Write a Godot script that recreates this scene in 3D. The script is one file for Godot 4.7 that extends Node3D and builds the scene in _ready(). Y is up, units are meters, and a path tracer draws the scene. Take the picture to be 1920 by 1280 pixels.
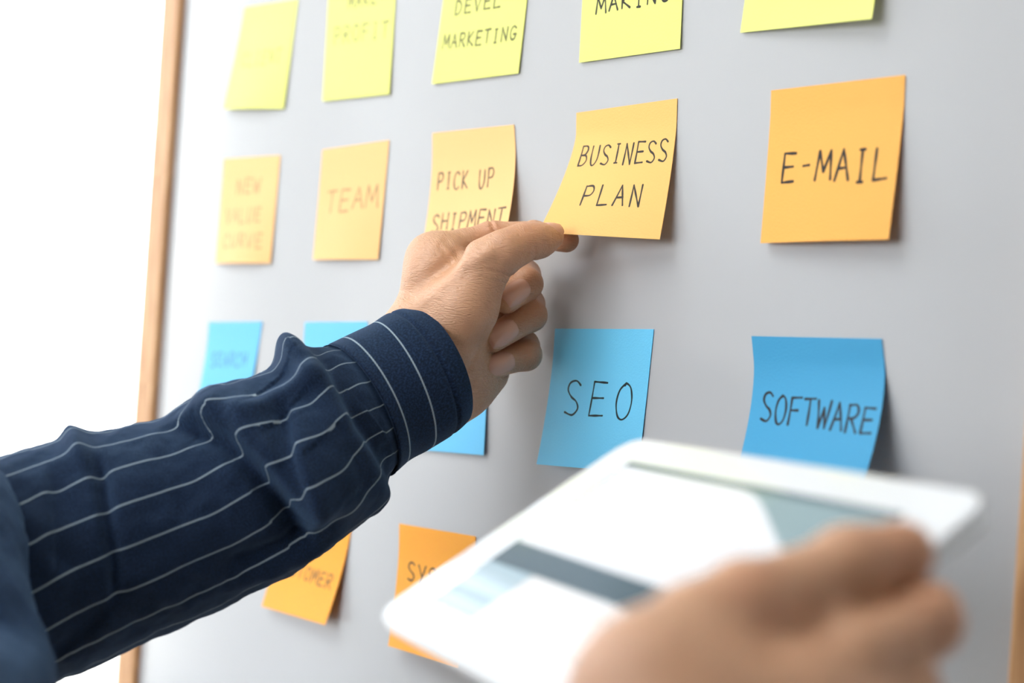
extends Node3D
# A hand presses an orange note on a framed whiteboard by a bright window; the other hand holds a tablet.
# y up, metres; the floor is y = 0, the board's writing face is the plane z = 0.

var M := {}
var rng := RandomNumberGenerator.new()


func _ready() -> void:
	rng.seed = 7
	# ---- camera, sky, exposure
	var cam := Camera3D.new()
	cam.name = "camera"
	var lens := CameraAttributesPhysical.new()
	lens.frustum_focal_length = 51.826
	lens.frustum_focus_distance = 0.785
	lens.exposure_aperture = 4.3
	lens.frustum_near = 0.05
	lens.frustum_far = 100.0
	cam.attributes = lens
	cam.fov = 26.06
	var ypr := Vector3(48.510, 0.151, 3.881) * PI / 180.0
	cam.transform = Transform3D(Basis(Vector3.UP, ypr.x) * Basis(Vector3.RIGHT, ypr.y) * Basis(Vector3.BACK, ypr.z), Vector3(0, 1.5, 0.5714))
	cam.current = true
	add_child(cam)
	var we := WorldEnvironment.new()
	we.name = "world_environment"
	var env := Environment.new()
	env.background_mode = Environment.BG_SKY
	var sky := Sky.new()
	var sm := ProceduralSkyMaterial.new()
	sm.sky_top_color = Color(0.88, 0.93, 1.0)
	sm.sky_horizon_color = Color(1.0, 0.99, 0.97)
	sm.ground_horizon_color = Color(0.93, 0.94, 0.94)
	sm.ground_bottom_color = Color(0.86, 0.86, 0.84)
	sm.sky_energy_multiplier = 1.0
	sm.ground_energy_multiplier = 0.9
	sky.sky_material = sm
	env.sky = sky
	env.tonemap_mode = Environment.TONE_MAPPER_LINEAR
	env.tonemap_exposure = 8.2
	env.sdfgi_enabled = true
	env.ssao_enabled = true
	env.ssil_enabled = true
	we.environment = env
	add_child(we)
	materials()
	room()
	board()
	sticky_notes()
	tablet()
	person()


# ------------------------------------------------------------------ helpers
func paint(c: Color, rough: float, spec := 0.5) -> StandardMaterial3D:
	var m := StandardMaterial3D.new()
	m.albedo_color = c
	m.roughness = rough
	m.metallic_specular = spec
	return m


func obj(called: String, mesh: Mesh, m: Material, parent: Node = self) -> MeshInstance3D:
	var o := MeshInstance3D.new()
	o.name = called
	o.mesh = mesh
	o.material_override = m
	parent.add_child(o, true)
	return o


func thing(called: String, label: String, category: String, at := Vector3.ZERO, group := "") -> Node3D:
	var o := Node3D.new()
	o.name = called
	o.position = at
	add_child(o, true)
	tag(o, label, category, group)
	return o


func tag(o: Node, label: String, category: String, group := "") -> void:
	o.set_meta("label", label)
	o.set_meta("category", category)
	if group != "":
		o.set_meta("group", group)


func struct(called: String, mesh: Mesh, m: Material, label: String, category: String) -> MeshInstance3D:
	var o := obj(called, mesh, m)
	o.set_meta("kind", "structure")
	tag(o, label, category)
	return o


# a box with chamfered edges, between two corners
func add_box(st: SurfaceTool, a: Vector3, b: Vector3, c := 0.0) -> void:
	var lo := Vector3(minf(a.x, b.x), minf(a.y, b.y), minf(a.z, b.z))
	var hi := Vector3(maxf(a.x, b.x), maxf(a.y, b.y), maxf(a.z, b.z))
	var mid := (lo + hi) / 2.0
	var h := (hi - lo) / 2.0
	c = minf(c, minf(h.x, minf(h.y, h.z)) * 0.9)
	for ax in 3:
		for s: float in [-1.0, 1.0]:
			var u := (ax + 1) % 3
			var w := (ax + 2) % 3
			var p := []
			for k: Vector2 in [Vector2(-1, -1), Vector2(1, -1), Vector2(1, 1), Vector2(-1, 1)]:
				var v := Vector3.ZERO
				v[ax] = s * h[ax]
				v[u] = k.x * (h[u] - c)
				v[w] = k.y * (h[w] - c)
				p.append(mid + v)
			quad(st, p[0], p[1], p[2], p[3], s < 0.0)
	if c <= 0.0:
		return
	for ax in 3:
		var u := (ax + 1) % 3
		var w := (ax + 2) % 3
		for k: Vector2 in [Vector2(-1, -1), Vector2(1, -1), Vector2(1, 1), Vector2(-1, 1)]:
			var p := []
			for e: Vector3 in [Vector3(-1, 1, 0), Vector3(1, 1, 0), Vector3(1, 0, 1), Vector3(-1, 0, 1)]:
				var v := Vector3.ZERO
				v[ax] = e.x * (h[ax] - c)
				v[u] = k.x * (h[u] - c * (1.0 - e.y))
				v[w] = k.y * (h[w] - c * (1.0 - e.z))
				p.append(mid + v)
			quad(st, p[0], p[1], p[2], p[3], k.x * k.y > 0.0)
	for sx: float in [-1.0, 1.0]:
		for sy: float in [-1.0, 1.0]:
			for sz: float in [-1.0, 1.0]:
				var s := Vector3(sx, sy, sz)
				var p1 := mid + s * Vector3(h.x, h.y - c, h.z - c)
				var p2 := mid + s * Vector3(h.x - c, h.y, h.z - c)
				var p3 := mid + s * Vector3(h.x - c, h.y - c, h.z)
				tri(st, p1, p2, p3, sx * sy * sz > 0.0)


func quad(st: SurfaceTool, a: Vector3, b: Vector3, c: Vector3, d: Vector3, flip := false) -> void:
	tri(st, a, b, c, not flip)
	tri(st, a, c, d, not flip)


func tri(st: SurfaceTool, a: Vector3, b: Vector3, c: Vector3, flip := false) -> void:
	st.add_vertex(a)
	st.add_vertex(c if flip else b)
	st.add_vertex(b if flip else c)


func begin() -> SurfaceTool:
	var st := SurfaceTool.new()
	st.begin(Mesh.PRIMITIVE_TRIANGLES)
	st.set_smooth_group(-1)
	return st


func done(st: SurfaceTool) -> ArrayMesh:
	st.generate_normals()
	return st.commit()


func box(a: Vector3, b: Vector3, c := 0.0) -> ArrayMesh:
	var st := begin()
	add_box(st, a, b, c)
	return done(st)


# a mesh from points, indices and texture coordinates, with smooth normals gathered from its faces
func smooth_mesh(v: PackedVector3Array, idx: PackedInt32Array, uv := PackedVector2Array(), col := PackedColorArray(), weld := []) -> ArrayMesh:
	var n := PackedVector3Array()
	n.resize(v.size())
	for i in range(0, idx.size(), 3):
		var a := v[idx[i]]
		var f := (v[idx[i + 2]] - a).cross(v[idx[i + 1]] - a)
		for k in 3:
			n[idx[i + k]] += f
	for w: Vector2i in weld:
		var t := n[w.x] + n[w.y]
		n[w.x] = t
		n[w.y] = t
	for i in n.size():
		n[i] = n[i].normalized()
	var arr := []
	arr.resize(Mesh.ARRAY_MAX)
	arr[Mesh.ARRAY_VERTEX] = v
	arr[Mesh.ARRAY_NORMAL] = n
	arr[Mesh.ARRAY_INDEX] = idx
	if uv.size():
		arr[Mesh.ARRAY_TEX_UV] = uv
	if col.size():
		arr[Mesh.ARRAY_COLOR] = col
	var m := ArrayMesh.new()
	m.add_surface_from_arrays(Mesh.PRIMITIVE_TRIANGLES, arr)
	return m


func noise_tex(size: int, freq: float, kind: int, oct: int, seed_: int, lo := 0.0, hi := 1.0, as_normal := false, bump := 4.0) -> NoiseTexture2D:
	var n := FastNoiseLite.new()
	n.noise_type = kind
	n.frequency = freq
	n.fractal_octaves = oct
	n.seed = seed_
	var t := NoiseTexture2D.new()
	t.width = size
	t.height = size
	t.seamless = true
	t.noise = n
	t.as_normal_map = as_normal
	t.bump_strength = bump
	if not as_normal:
		var g := Gradient.new()
		g.set_color(0, Color(lo, lo, lo))
		g.set_color(1, Color(hi, hi, hi))
		t.color_ramp = g
	return t


# ------------------------------------------------------------------ materials
func materials() -> void:
	M.wall = paint(Color(0.90, 0.90, 0.89), 0.85)
	M.wall.heightmap_enabled = true
	M.wall.heightmap_texture = noise_tex(512, 0.02, FastNoiseLite.TYPE_SIMPLEX_SMOOTH, 4, 2)
	M.wall.heightmap_scale = 0.05
	M.wall.uv1_triplanar = true
	M.wall.uv1_scale = Vector3(3, 3, 3)
	M.far_wall = paint(Color(0.36, 0.33, 0.30), 0.85)
	M.ceiling = paint(Color(0.92, 0.92, 0.91), 0.9)
	M.floor = paint(Color(1, 1, 1), 0.45)
	M.floor.albedo_texture = wood_grain(Color(0.50, 0.38, 0.27), Color(0.40, 0.29, 0.19), 5)
	M.floor.uv1_triplanar = true
	M.floor.uv1_scale = Vector3(0.8, 0.8, 0.8)
	M.sash = paint(Color(0.93, 0.93, 0.92), 0.4)
	M.glass = paint(Color(1, 1, 1, 0.04), 0.02)
	M.glass.transparency = BaseMaterial3D.TRANSPARENCY_ALPHA
	M.glass.cull_mode = BaseMaterial3D.CULL_DISABLED
	M.wood = paint(Color(1, 1, 1), 0.5)
	M.wood.albedo_texture = wood_grain(Color(0.84, 0.66, 0.47), Color(0.70, 0.50, 0.32), 11)
	M.wood.uv1_triplanar = true
	M.wood.uv1_scale = Vector3(6, 6, 6)
	M.enamel = paint(Color(0.72, 0.725, 0.73), 0.24)
	M.enamel.roughness_texture = noise_tex(512, 0.012, FastNoiseLite.TYPE_SIMPLEX_SMOOTH, 5, 31, 0.93, 1.0)
	M.enamel.roughness = 0.17
	M.enamel.uv1_triplanar = true
	M.enamel.uv1_scale = Vector3(2.2, 2.2, 2.2)
	M.paper_grain = noise_tex(512, 0.09, FastNoiseLite.TYPE_SIMPLEX_SMOOTH, 4, 51)
	M.tablet_white = paint(Color(0.85, 0.86, 0.87), 0.16)
	M.tablet_white.clearcoat_enabled = true
	M.tablet_white.clearcoat = 0.6
	M.tablet_white.clearcoat_roughness = 0.05
	M.tablet_metal = paint(Color(0.80, 0.81, 0.82), 0.32)
	M.tablet_metal.metallic = 0.85
	M.lens_black = paint(Color(0.03, 0.03, 0.035), 0.08)
	M.skin = paint(Color(0.81, 0.61, 0.465), 0.44, 0.6)
	M.skin.vertex_color_use_as_albedo = true
	M.skin.heightmap_enabled = true
	M.skin.heightmap_texture = wrinkles()
	M.skin.heightmap_scale = 0.075
	M.skin.uv1_triplanar = true
	M.skin.uv1_scale = Vector3(36, 36, 36)
	M.skin.subsurf_scatter_enabled = true
	M.skin.subsurf_scatter_strength = 0.06
	M.nail = paint(Color(0.87, 0.675, 0.58), 0.2)
	M.denim = denim(true, 2)
	M.cuff = denim(false, 2)
	M.plain = denim(false, 0)
	M.thread = paint(Color(0.05, 0.07, 0.11), 0.8)


func wood_grain(a: Color, b: Color, seed_: int) -> ImageTexture:
	var n := FastNoiseLite.new()
	n.seed = seed_
	n.frequency = 0.012
	n.fractal_octaves = 4
	var im := Image.create(256, 512, false, Image.FORMAT_RGB8)
	for y in 512:
		for x in 256:
			var t := n.get_noise_2d(x * 5.0, y * 0.35)
			t = clampf(0.5 + 0.6 * t + 0.25 * sin(x * 0.35 + 5.0 * n.get_noise_2d(x * 0.8 + 900.0, y * 0.2)), 0.0, 1.0)
			im.set_pixel(x, y, a.lerp(b, t))
	return ImageTexture.create_from_image(im)


# fine creased skin: a net of short furrows, mostly running across, with pores
func wrinkles() -> ImageTexture:
	var n := FastNoiseLite.new()
	n.seed = 4
	n.frequency = 0.03
	n.fractal_type = FastNoiseLite.FRACTAL_RIDGED
	n.fractal_octaves = 3
	var c := FastNoiseLite.new()
	c.seed = 9
	c.noise_type = FastNoiseLite.TYPE_CELLULAR
	c.frequency = 0.11
	c.cellular_return_type = FastNoiseLite.RETURN_DISTANCE
	var s := 384
	var im := Image.create(s, s, false, Image.FORMAT_RGB8)
	for y in s:
		for x in s:
			var k := absf(y - s * 0.5) / (s * 0.5)
			var kx := absf(x - s * 0.5) / (s * 0.5)
			var r := n.get_noise_2d(x * 0.35, y * 1.5)
			r = lerpf(r, n.get_noise_2d(x * 0.35, (y + s if y < s * 0.5 else y - s) * 1.5), 0.5 * smoothstep(0.8, 1.0, k))
			r = lerpf(r, n.get_noise_2d((x + s if x < s * 0.5 else x - s) * 0.35, y * 1.5), 0.5 * smoothstep(0.8, 1.0, kx))
			var h := 0.72 - 0.5 * smoothstep(-0.1, 0.95, r) + 0.16 * c.get_noise_2d(x, y)
			im.set_pixel(x, y, Color(h, h, h))
	return ImageTexture.create_from_image(im)


# chambray cloth with twisted pale pinstripes (lengthwise, or none for the cuff, which draws its own)
func denim(striped: bool, count: int) -> StandardMaterial3D:
	var n := FastNoiseLite.new()
	n.seed = 21
	n.frequency = 0.07
	n.fractal_octaves = 4
	var w := 512
	var h := 512
	var im := Image.create(w, h, false, Image.FORMAT_RGB8)
	var bump := Image.create(w, h, false, Image.FORMAT_RGB8)
	var r := RandomNumberGenerator.new()
	r.seed = 5
	for y in h:
		for x in w:
			var weave := 0.5 + 0.25 * sin(x * TAU / 4.0) + 0.25 * sin(y * TAU / 4.0)
			var t := 0.42 + 0.55 * n.get_noise_2d(x * 1.0, y * 1.0) + (r.randf() - 0.5) * 0.75
			var c := Color(0.075, 0.090, 0.115).lerp(Color(0.285, 0.33, 0.395), clampf(t, 0.0, 1.0))
			var up := weave * 0.5
			# cloth stripes: two in each tile for the sleeve (running along it), two round the cuff
			for s in count:
				var at := (w * (0.25 + 0.5 * s)) if striped else (h * (0.36 if s == 0 else 0.66))
				var off := absf((x if striped else y) - at)
				var along := y if striped else x
				var half := 7.5 if striped else 6.5
				var rope := 0.5 + 0.5 * sin((along + ((x if striped else y) - at) * 0.9) * TAU / 16.0)
				var a := (1.0 - smoothstep(half - 3.0, half, off + 1.2 * rope)) * (0.86 + 0.14 * rope)
				c = c.lerp(Color(1.0, 0.85, 0.71), a)
				up = maxf(up, a * (0.6 + 0.4 * rope))
			im.set_pixel(x, y, c)
			bump.set_pixel(x, y, Color(up, up, up))
	var m := paint(Color(0.62, 0.80, 1.0), 0.9, 0.3)
	m.albedo_texture = ImageTexture.create_from_image(im)
	m.heightmap_enabled = true
	m.heightmap_texture = ImageTexture.create_from_image(bump)
	m.heightmap_scale = 0.03
	m.rim_enabled = true
	m.rim = 0.5
	m.rim_tint = 1.0
	return m


# ------------------------------------------------------------------ room
const X0 := -1.95
const X1 := 2.4
const Z1 := 2.7
const H := 2.9
const T := 0.14


func room() -> void:
	struct("floor", box(Vector3(X0 - T, -0.1, -0.165), Vector3(X1 + T, 0, Z1 + T)), M.floor, "brown wooden floor of the room below the board", "floor")
	struct("ceiling", box(Vector3(X0 - T, H, -0.165), Vector3(X1 + T, H + 0.1, Z1 + T)), M.ceiling, "plain white ceiling above the room", "ceiling")
	struct("wall_right", box(Vector3(X1, 0, -0.165), Vector3(X1 + T, H, Z1 + T)), M.far_wall, "grey wall at the far right end of the room", "wall")
	var fw := begin()
	var fa := -1.75
	var fb := 0.2
	add_box(fw, Vector3(X0 - T, 0, Z1), Vector3(fa, H, Z1 + T))
	add_box(fw, Vector3(fb, 0, Z1), Vector3(X1, H, Z1 + T))
	add_box(fw, Vector3(fa, 0, Z1), Vector3(fb, 1.15, Z1 + T))
	add_box(fw, Vector3(fa, 2.65, Z1), Vector3(fb, H, Z1 + T))
	struct("wall_front", done(fw), M.far_wall, "grey wall with an added wide fill window facing the whiteboard across the room", "wall")
	window("window_4", Vector3(fa, 1.15, Z1 + 0.05), Vector3(fb, 2.65, Z1 + 0.10), 0, [0.5], "wide unseen window added for fill light in the wall facing the whiteboard")  # unseen window, added to bring in fill from the camera side
	# the wall that carries the board, with one wide window left of the board
	var zb := -0.025
	var zf := zb - T
	var st := begin()
	add_box(st, Vector3(-1.125, 0, zf), Vector3(X1, H, zb))
	add_box(st, Vector3(X0 - T, 0, zf), Vector3(X0 + 0.12, H, zb))
	add_box(st, Vector3(X0 + 0.12, 0, zf), Vector3(-1.125, 0.25, zb))
	add_box(st, Vector3(X0 + 0.12, 2.65, zf), Vector3(-1.125, H, zb))
	struct("wall_back", done(st), M.wall, "white wall carrying the whiteboard beside a bright window", "wall")
	window("window_1", Vector3(X0 + 0.12, 0.25, zf + 0.03), Vector3(-1.125, 2.65, zf + 0.08), 0, [], "blown-out bright window in the wall left of the whiteboard")
	# the left wall with two windows that light the board along its length
	st = begin()
	var op := [[0.12, 0.62], [0.80, 1.02]]
	var xa := X0 - T
	var z := zb
	for o: Array in op:
		add_box(st, Vector3(xa, 0, z), Vector3(X0, H, o[0]))
		add_box(st, Vector3(xa, 0, o[0]), Vector3(X0, 0.9, o[1]))
		add_box(st, Vector3(xa, 2.6, o[0]), Vector3(X0, H, o[1]))
		z = o[1]
	add_box(st, Vector3(xa, 0, z), Vector3(X0, H, Z1))
	struct("wall_left", done(st), M.wall, "white wall with tall windows at the left end of the room", "wall")
	fill_lamp(Vector3(-1.1, H, 1.15), 1.2, 1.2, 0.15)
	var k := 2
	for o: Array in op:
		window("window_%d" % k, Vector3(xa + 0.03, 0.9, o[0]), Vector3(xa + 0.08, 2.6, o[1]), 2, [0.5], "tall bright window in the left wall, %s" % ["nearest the whiteboard wall", "narrow and second from the whiteboard wall"][k - 2])
		k += 1


func fill_lamp(at: Vector3, w: float, d: float, energy: float) -> void:  # unseen lamp, added as fill for the hand and notes
	var o := thing("fill_panel", "flat square fill light panel added under the white ceiling", "fill light", at)
	obj("housing", box(Vector3(-w / 2 - 0.02, -0.03, -d / 2 - 0.02), Vector3(w / 2 + 0.02, 0, d / 2 + 0.02), 0.004), M.sash, o)
	var m := paint(Color(0.95, 0.95, 0.93), 0.6)
	m.emission_enabled = true
	m.emission = Color(0.96, 0.98, 1.0)
	m.emission_energy_multiplier = energy * PI / (w * d)
	obj("diffuser", box(Vector3(-w / 2, -0.034, -d / 2), Vector3(w / 2, -0.031, d / 2)), m, o)
	var l := AreaLight3D.new()
	l.name = "panel_light"
	l.area_size = Vector2(w, d)
	l.light_color = Color(0.96, 0.98, 1.0)
	l.light_energy = energy
	l.area_range = 12.0
	l.shadow_enabled = true
	l.rotation = Vector3(-PI / 2, 0, 0)
	l.position = Vector3(0, -0.036, 0)
	o.add_child(l)


# a window: frame of four rails, glazing bars and panes; wide axis x (0) or z (2)
func window(called: String, a: Vector3, b: Vector3, ax: int, bars: Array, label: String) -> void:
	var o := thing(called, label, "window", Vector3((a.x + b.x) / 2, a.y, (a.z + b.z) / 2))
	o.set_meta("kind", "structure")
	var at := o.position
	var f := 0.045
	var st := begin()
	var w: float = b[ax] - a[ax]
	var cuts := [0.0]
	cuts.append_array(bars)
	cuts.append(1.0)
	for r in [[0.0, 0.0, w, f], [0.0, b.y - a.y - f, w, b.y - a.y], [0.0, f, f, b.y - a.y - f], [w - f, f, w, b.y - a.y - f]]:
		var lo := a
		var hi := b
		lo[ax] = a[ax] + r[0]
		hi[ax] = a[ax] + r[2]
		lo.y = a.y + r[1]
		hi.y = a.y + r[3]
		add_box(st, lo - at, hi - at, 0.004)
	obj("window_frame", done(st), M.sash, o)
	for c: float in bars:
		var lo := a
		var hi := b
		lo.y = a.y + f
		hi.y = b.y - f
		lo[ax] = a[ax] + c * w - 0.02
		hi[ax] = a[ax] + c * w + 0.02
		st = begin()
		add_box(st, lo - at, hi - at, 0.004)
		obj("glazing_bar", done(st), M.sash, o)
	for i in cuts.size() - 1:
		var lo := (a + b) / 2
		var hi := (a + b) / 2
		lo.y = a.y + f * 0.6
		hi.y = b.y - f * 0.6
		lo[ax] = a[ax] + maxf(cuts[i] * w, f * 0.6)
		hi[ax] = a[ax] + minf(cuts[i + 1] * w, w - f * 0.6)
		var thin := 2 - ax
		lo[thin] -= 0.0
		st = begin()
		var p := [lo, lo, hi, hi]
		p[1][ax] = hi[ax]
		p[3][ax] = lo[ax]
		quad(st, p[0] - at, p[1] - at, p[2] - at, p[3] - at)
		obj("pane", done(st), M.glass, o)


# ------------------------------------------------------------------ whiteboard
func board() -> void:
	var xl := -1.0665
	var xr := -0.3168
	var y0 := 0.95
	var y1 := 2.05
	var o := thing("whiteboard", "large glossy whiteboard in a light wooden frame, carrying rows of sticky notes", "whiteboard", Vector3((xl + xr) / 2, y0, -0.012))
	var at := o.position
	obj("panel", box(Vector3(xl - 0.004, y0 - 0.004, -0.02) - at, Vector3(xr + 0.004, y1 + 0.004, 0) - at, 0.0005), M.enamel, o)
	var w := 0.029
	for r in [[xl - w, y0 - w, xl, y1 + w], [xr, y0 - w, xr + w, y1 + w], [xl, y0 - w, xr, y0], [xl, y1, xr, y1 + w]]:
		obj("frame_rail", box(Vector3(r[0], r[1], -0.0245) - at, Vector3(r[2], r[3], 0.006) - at, 0.002), M.wood, o)


# ------------------------------------------------------------------ notes
# strokes of the hand lettering, in a box 1 wide and 1 high (y down); "~" marks a curved stroke
const GLYPH := {
	"A": ["0,1 .5,0 1,1", ".2,.62 .82,.6"], "B": [".08,0 .05,1", "~.08,0 .7,.02 .85,.22 .6,.44 .1,.47", "~.1,.47 .75,.5 .95,.75 .6,.98 .05,1"],
	"C": ["~.92,.14 .6,0 .2,.15 .03,.5 .2,.88 .6,1 .95,.86"], "D": [".08,0 .06,1", "~.08,0 .6,.06 .95,.45 .65,.9 .06,1"],
	"E": ["1,.02 .12,0 .05,1 .95,.98", ".1,.48 .85,.47"], "F": ["1,0 .08,.02 .04,1", ".08,.48 .75,.47"],
	"G": ["~.9,.15 .55,0 .15,.2 .05,.6 .3,.97 .75,.95 .95,.62", ".55,.6 .98,.6"], "H": [".05,0 .03,1", ".97,0 .95,1", ".05,.5 .95,.48"],
	"I": [".1,0 .9,0", ".5,0 .5,1", ".08,1 .92,1"], "K": [".08,0 .05,1", ".9,0 .1,.55 .95,1"], "L": [".12,0 .06,1 .98,.96"],
	"M": ["0,1 .14,0 .5,.72 .86,0 1,1"], "N": [".04,1 .08,0 .9,1 .96,0"],
	"O": ["~.5,0 .14,.2 .02,.55 .2,.9 .52,1 .86,.84 .98,.48 .84,.14 .56,.01 .44,.06"], "P": [".1,0 .05,1", "~.1,.02 .75,.0 .95,.24 .7,.48 .1,.52"],
	"R": [".08,0 .05,1", "~.08,.02 .7,.0 .92,.24 .65,.46 .1,.5", ".35,.5 .98,1"], "S": ["~.92,.12 .6,0 .2,.06 .08,.26 .35,.46 .75,.6 .92,.8 .6,.99 .05,.92"],
	"T": ["0,.03 1,0", ".5,.02 .46,1"], "U": ["~.06,0 .05,.6 .25,.97 .6,.97 .9,.65 .94,0"], "V": ["0,0 .48,1 1,0"], "W": ["0,0 .24,1 .5,.25 .74,1 1,0"],
	"Y": ["0,0 .5,.5", "1,0 .35,1"], "-": [".05,.5 .95,.48"],
}


# lines: [text, u0, v0 (top of first letter), u1, v1 (top of last letter), height at left, height at right, letter share of its slot]
func lettering(lines: Array, ink: float, nib: float, seed_: int) -> ImageTexture:
	var s := 512
	var im := Image.create(s, s, false, Image.FORMAT_RGB8)
	im.fill(Color.WHITE)
	var r := RandomNumberGenerator.new()
	r.seed = seed_
	for l: Array in lines:
		var text: String = l[0]
		var n := text.length()
		var step: float = (l[3] - l[1]) / n
		for i in n:
			if text[i] == " ":
				continue
			var t := (i + 0.5) / n
			var hgt: float = lerpf(l[5], l[6], t) * r.randf_range(0.95, 1.05)
			var wid: float = step * l[7] * (0.42 if text[i] == "I" else 0.5 if text[i] == "-" else 1.18 if text[i] in ["M", "W"] else 1.0)
			var cx: float = l[1] + step * (i + 0.5)
			var top: float = lerpf(l[2], l[4], t) + r.randf_range(-0.006, 0.006)
			var slant := r.randf_range(-0.06, 0.03)
			for g: String in GLYPH[text[i]]:
				var pts := PackedVector2Array()
				for q in g.trim_prefix("~").split(" "):
					var xy := q.split_floats(",")
					pts.append(Vector2((cx + (xy[0] - 0.5 - slant * (xy[1] - 0.5)) * wid) * s, (top + xy[1] * hgt) * s))
				stroke(im, pts, g.begins_with("~"), ink, nib * s, r)
	return ImageTexture.create_from_image(im)


func stroke(im: Image, pts: PackedVector2Array, curved: bool, ink: float, nib: float, r: RandomNumberGenerator) -> void:
	var s := im.get_width()
	var n := pts.size()
	for i in n - 1:
		var a := pts[i]
		var b := pts[i + 1]
		var pa := pts[maxi(i - 1, 0)]
		var pb := pts[mini(i + 2, n - 1)]
		var steps := maxi(2, int(a.distance_to(b) / 0.7))
		for k in steps + 1:
			var t := float(k) / steps
			var p := a.cubic_interpolate(b, pa, pb, t) if curved else a.lerp(b, t)
			var rad := nib * (0.92 + 0.16 * sin(p.x * 0.11 + p.y * 0.07))
			for y in range(maxi(0, int(p.y - rad - 1)), mini(s, int(p.y + rad + 2))):
				for x in range(maxi(0, int(p.x - rad - 1)), mini(s, int(p.x + rad + 2))):
					var cover := clampf(rad + 0.5 - Vector2(x, y).distance_to(p), 0.0, 1.0)
					if cover > 0.0:
						var v := minf(im.get_pixel(x, y).r, lerpf(1.0, ink, cover))
						im.set_pixel(x, y, Color(v, v, v))


# a sheet stuck along its top edge and bent away below: corners top left, top right, bottom left, bottom right
func sheet(c: Array, power: float, belly: float) -> ArrayMesh:
	var nu := 20
	var nv := 30
	var thick := 0.00022
	var v := PackedVector3Array()
	var uv := PackedVector2Array()
	var idx := PackedInt32Array()
	var base: Vector3 = c[0]
	for side in 2:
		for j in nv + 1:
			var t := float(j) / nv
			var g := pow(maxf(0.0, (t - 0.17) / 0.83), power)
			for i in nu + 1:
				var s := float(i) / nu
				var top: Vector3 = c[0].lerp(c[1], s)
				var low: Vector3 = c[2].lerp(c[3], s)
				var p := top.lerp(low, t)
				p.z = low.z * g + 0.0006 + belly * sin(PI * s) * g - thick * side
				v.append(p - base)
				uv.append(Vector2(s, t))
	var row := nu + 1
	var per := row * (nv + 1)
	for j in nv:
		for i in nu:
			var a := j * row + i
			idx.append_array([a, a + 1, a + row + 1, a, a + row + 1, a + row])
			a += per
			idx.append_array([a, a + row + 1, a + 1, a, a + row, a + row + 1])
	# the cut edges, with vertices of their own so that they stay sharp
	var rim := PackedInt32Array()
	for i in nu:
		rim.append_array([i, i + 1])
	for j in nv:
		rim.append_array([j * row + nu, (j + 1) * row + nu])
	for i in nu:
		rim.append_array([nv * row + nu - i, nv * row + nu - i - 1])
	for j in nv:
		rim.append_array([(nv - j) * row, (nv - j - 1) * row])
	for k in range(0, rim.size(), 2):
		var at := v.size()
		for q in [rim[k], rim[k + 1], rim[k] + per, rim[k + 1] + per]:
			v.append(v[q])
			uv.append(uv[q])
		idx.append_array([at, at + 2, at + 1, at + 1, at + 2, at + 3])
	return smooth_mesh(v, idx, uv)


func note(c: Array, color: Color, lines: Array, label: String, group: String, ink := 0.10, nib := 0.0085, power := 1.5, belly := 0.0, sd := 1) -> void:
	var m := paint(color, 0.5, 0.45)
	if lines.size():
		m.albedo_texture = lettering(lines, ink, nib, sd)
	m.heightmap_enabled = true
	m.heightmap_texture = M.paper_grain
	m.heightmap_scale = 0.008
	m.backlight_enabled = true
	m.backlight = Color(0.6, 0.6, 0.6)
	m.cull_mode = BaseMaterial3D.CULL_DISABLED
	var o := obj("sticky_note", sheet(c, power, belly), m)
	o.position = c[0]
	tag(o, label, "sticky note", group)


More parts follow.
